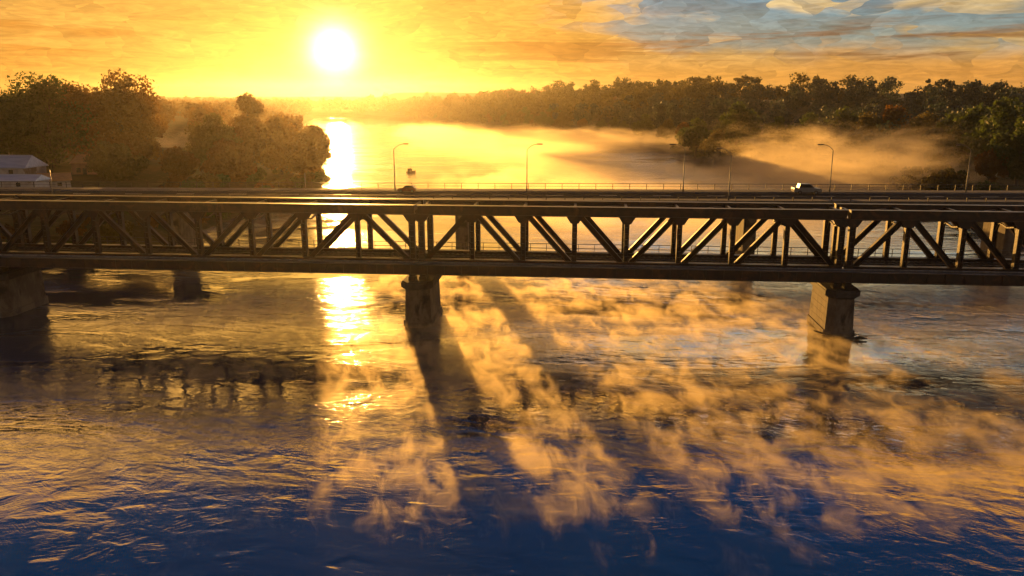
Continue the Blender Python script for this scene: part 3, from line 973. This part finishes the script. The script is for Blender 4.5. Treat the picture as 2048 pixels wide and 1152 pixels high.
# right bank front row (column, distance, top row, prototype, label)
RT = [(1395, 372, 232, 4, 'dark round tree standing first on the near right bank, above the slim lamp'),
      (1478, 350, 202, 0, 'tall dark tree standing clear above its neighbours on the right bank'),
      (1432, 335, 262, 1, 'low olive tree at the foot of the tall dark tree'),
      (1560, 330, 230, 2, 'dark rounded tree right of the tall dark tree'),
      (1622, 318, 222, 4, 'broad dark tree above the street lamp beside the white car'),
      (1600, 300, 290, 1, 'low olive tree at the water edge left of the mist'),
      (1690, 325, 212, 0, 'dark tree left of the rising mist column'),
      (1745, 300, 232, 1, 'olive tree half veiled by the rising mist'),
      (1800, 315, 215, 3, 'russet tree just right of the rising mist'),
      (1850, 285, 232, 1, 'olive tree above the mist near the last street lamp'),
      (1905, 270, 222, 2, 'dark tall tree behind the last street lamp'),
      (1960, 262, 205, 0, 'large dark tree right of the last street lamp'),
      (2020, 240, 190, 4, 'large dark tree at the right frame edge'),
      (2052, 215, 230, 2, 'dark tree cut by the right frame edge'),
      (1880, 236, 310, 1, 'low olive tree below the dark tall tree behind the last lamp'),
      (1985, 215, 300, 3, 'low russet tree below the large dark tree by the last lamp')]
for px, Y, yt, k, lab in RT:
    tp = at(px, yt, Y)
    h = tp.z - max(gz(tp.x, Y), 0.3)
    from_proto(k, tp.x, Y, max(h, 6), lab, 'trees along the near right bank')
# middle right bank (450-850 m)
for i, (px, Y, yt) in enumerate([(830, 930, 224), (868, 900, 219), (905, 840, 222), (938, 800, 214), (975, 760, 222), (1012, 700, 224), (1050, 660, 212), (1085, 640, 222), (1125, 590, 228),
                                 (1165, 560, 240), (1205, 520, 238), (1248, 500, 240), (1290, 470, 226), (1335, 440, 240), (1370, 410, 246), (1105, 690, 208), (1230, 560, 232), (1310, 520, 222)]):
    tp = at(px, yt, Y)
    tx = max(tp.x, float(np.interp(Y, RB[:, 0], RB[:, 1])) + 5)
    h = tp.z - max(gz(tx, Y), 0.3)
    from_proto((i * 2) % 5, tx, Y, min(max(h, 9), 24), 'hazy tree in the row along the far right shore', 'trees along the far right shore')

# bushes at the water's edge
def make_bush(leaf, seed):
    rs = np.random.RandomState(seed)
    root = empty('bush', (0, 0, 0))
    n = 9
    cs = np.stack([rs.uniform(-1.6, 1.6, n), rs.uniform(-1.2, 1.2, n), rs.uniform(0.5, 1.9, n)], 1)
    rr = rs.uniform(0.6, 1.1, n)
    V, Fq = leaf_quads(rs, cs, rr, np.full(n, 110), 0.26)
    np_mesh('foliage', V, Fq, leaf, root)
    st_ = MB()
    for c in cs:
        st_.tube([(c[0] * 0.2, c[1] * 0.2, -0.4), tuple(c * 0.6), tuple(c)], [0.07, 0.05, 0.02], 5)
    st_.build('stems', 'bark', root)
    return root
bprot = [[make_bush(l, 90 + i), False] for i, l in enumerate(('leaf_dark', 'leaf_olive', 'leaf_russet'))]
def bush(x, y, sc, k, label, group):
    b = bprot[k]
    place(b[0], x, y, rnd.uniform(0, 6.28), sc, label, 'bush', group, not b[1])
    b[1] = True
for i in range(34):
    y = 118 + i * 4.3 + rnd.uniform(-1.5, 1.5)
    x = float(np.interp(y, LB[:, 0], LB[:, 1])) - rnd.uniform(2, 5) - (0 if i % 2 else rnd.uniform(5, 16))
    bush(x, y, rnd.uniform(0.9, 1.9), rnd.choice((0, 1, 2, 0)), 'leafy bush on the left shore below the big trees', 'bushes on the left shore')
for i in range(40):
    y = 128 + i * 7 + rnd.uniform(-2, 2)
    x = float(np.interp(y, RB[:, 0], RB[:, 1])) + rnd.uniform(2, 5) + (0 if i % 2 else rnd.uniform(4, 12))
    bush(x, y, rnd.uniform(1.0, 2.1), rnd.choice((0, 1, 0)), 'leafy bush along the misty right shore', 'bushes on the right shore')

# ---- far woods that read as one mass
def woods(name, pts, leaf, label, seed, per=46, size=1.0):
    rs = np.random.RandomState(seed)
    Vs = []
    for (x, y, h, rad) in pts:
        n = 7
        z = gz(x, y)
        cs = np.stack([x + rs.normal(0, rad * 0.4, n), y + rs.normal(0, rad * 0.4, n), z + h * rs.uniform(0.3, 0.86, n)], 1)
        cs[0] = (x, y, z + h * 0.85)
        rr = rad * rs.uniform(0.35, 0.6, n)
        V, Fq = leaf_quads(rs, cs, rr, np.full(n, per), size)
        Vs.append(V)
    V = np.concatenate(Vs)
    o = np_mesh(name, V, np.arange(len(V)).reshape(-1, 4), leaf)
    tag(o, label, 'woods', kind='stuff')
pts_r, pts_m, pts_f, pts_l = [], [], [], []
rr_ = random.Random(11)
for _ in range(9000):
    y = rr_.uniform(260, 1500); x = rr_.uniform(-420, 900)
    if abs(x) > 0.72 * y + 20:
        continue
    d_ = float(bank_d(x, y))
    lmid = (np.interp(y, LB[:, 0], LB[:, 1]) + np.interp(y, RB[:, 0], RB[:, 1])) / 2
    if x > lmid and d_ > 16 and y < 1130 and len(pts_r) + len(pts_m) < 780:
        if y < 640 and d_ > 24:
            pts_r.append((x, y, rr_.choice((9, 12, 14, 16, 19, 22)) * rr_.uniform(0.85, 1.1), rr_.uniform(3.2, 8)))
        elif y >= 640 and d_ < 300:
            pts_m.append((x, y, rr_.choice((10, 13, 16, 19, 24)) * rr_.uniform(0.85, 1.1), rr_.uniform(4, 9)))
for _ in range(420):
    y = rr_.uniform(1160, 1420); x = rr_.uniform(-700, 500)
    pts_f.append((x, y, rr_.uniform(13, 20), rr_.uniform(6, 10)))
for _ in range(900):
    y = rr_.uniform(300, 1150); x = -rr_.uniform(60, 700)
    if -x > 0.72 * y + 20 or float(bank_d(x, y)) < 6 or x > np.interp(y, LB[:, 0], LB[:, 1]):
        continue
    if len(pts_l) < 320:
        pts_l.append((x, y, rr_.uniform(11, 19), rr_.uniform(5, 8)))
woods('hillside_woods', pts_r, 'leaf_cool', 'dense dark woods covering the hillside beyond the right bank', 1, 70, 0.7)
woods('distant_woods', pts_m, 'leaf_olive', 'hazy woods on the low ridge along the far right shore', 2)
woods('horizon_woods', pts_f, 'leaf_russet', 'faint golden woods on the horizon below the sun', 3, 34, 1.3)
woods('hazy_woods', pts_l, 'leaf_russet', 'hazy golden woods behind the big trees of the left bank', 4)

# ------------------------------------------------------------------ haze
def haze_build(t, out):
    v = t.n('ShaderNodeVolumePrincipled')
    v.inputs['Color'].default_value = (0.98, 0.92, 0.80, 1)
    v.inputs['Density'].default_value = 0.00005
    v.inputs['Anisotropy'].default_value = 0.83
    t.set(out.inputs['Volume'], v.outputs[0])
hz = MB().box(-1920, 1920, -410, 3010, -4.5, 75).build('haze', mat('morning_haze', haze_build))
tag(hz, 'thin golden morning haze over the whole river valley', 'haze', kind='stuff')

# drifting mist on the river and along its shores
def mist(loc, half, rz, dens, label, seed, grain=(22.0, 22.0, 13.0), lo=0.40, hi=0.62, core=0.35, aniso=0.45, detail=5, banded=False):
    def b(t, out):
        tc = t.n('ShaderNodeTexCoord').outputs['Object']
        x, y, z = t.sep(tc)
        p = t.v('ADD', t.v('MULTIPLY', tc, tuple(h / g for h, g in zip(half, grain))), (seed, 0, 0))
        n = t.noise(p, 1.0, detail, 0.68, 0.7)
        if banded:
            n2 = t.noise(t.v('ADD', t.v('MULTIPLY', tc, (half[0] / 20, half[1] / 7, 0)), (seed * 3, 0, 0)), 1.0, 3, 0.6, 0.8)
            n = t.m('ADD', n, t.m('MULTIPLY', t.m('SUBTRACT', n2, 0.52), 0.55))
        fall = t.m('MULTIPLY', t.step(t.v('LENGTH', t.comb(x, y, 0.0)), 1.0, core), t.step(z, 1.0, -0.9))
        d = t.m('MULTIPLY', t.step(t.m('ADD', n, t.m('MULTIPLY', t.m('SUBTRACT', fall, 1.0), 0.30)), lo, hi), t.m('MULTIPLY', fall, dens))
        v = t.n('ShaderNodeVolumePrincipled')
        v.inputs['Color'].default_value = (0.98, 0.84, 0.56, 1)
        t.set(v.inputs['Density'], d)
        v.inputs['Anisotropy'].default_value = aniso
        t.set(out.inputs['Volume'], v.outputs[0])
    m = mat('drifting_mist', b)
    o = MB().prism([(math.cos(a * math.pi / 8), math.sin(a * math.pi / 8)) for a in range(16)], -1, 1).build('mist', m)
    o.scale = half
    o.location = (loc[0], loc[1], half[2] + 0.08)
    o.rotation_euler = (0, 0, rz)
    m.cycles.volume_step_rate = 4
    tag(o, label, 'mist', kind='stuff')
mist((112, 280, 0), (58, 110, 12), R(-8), 0.12, 'golden mist rising off the water against the near right bank trees', 2.0, (22, 22, 7), 0.30, 0.64)
mist((52, 470, 0), (58, 170, 8), R(26), 0.09, 'low golden mist along the far right shore', 5.0, (26, 26, 7), 0.30, 0.64)
mist((-20, 520, 0), (66, 340, 4), R(12), 0.05, 'thin bright vapour lying on the far river', 9.0, (30, 30, 13), 0.22, 0.60, 0.5, 0.6)
mist((38, 238, 0), (82, 125, 2.2), 0.0, 0.085, 'thin golden vapour on the river just beyond the road bridge', 21.0, (18, 18, 13), 0.25, 0.62, 0.5, 0.55)
mist((-122, 330, 0), (42, 60, 15), R(10), 0.07, 'golden mist in the dip between the two left tree clumps', 12.0)
mist((215, 480, 0), (150, 90, 20), R(-20), 0.013, 'faint blue grey mist between the right bank trees and the hillside woods', 31.0, (40, 40, 20))
mist((20, 88, 0), (86, 53, 0.5), R(12), 0.46, 'thin streaked veils of golden mist lying on the water below the truss bridge', 15.0, (2.2, 4.2, 3.0), 0.36, 0.68, 0.70, 0.55, 7, True)

# ------------------------------------------------------------------ render settings
S.view_settings.view_transform = 'Standard'
S.view_settings.look = 'None'
S.view_settings.exposure = 0.8
S.view_settings.gamma = 1
S.cycles.use_denoising = True
S.cycles.max_bounces = 6
S.cycles.volume_bounces = 1
S.cycles.transparent_max_bounces = 4
S.cycles.caustics_reflective = False
S.cycles.caustics_refractive = False
S.cycles.sample_clamp_indirect = 6
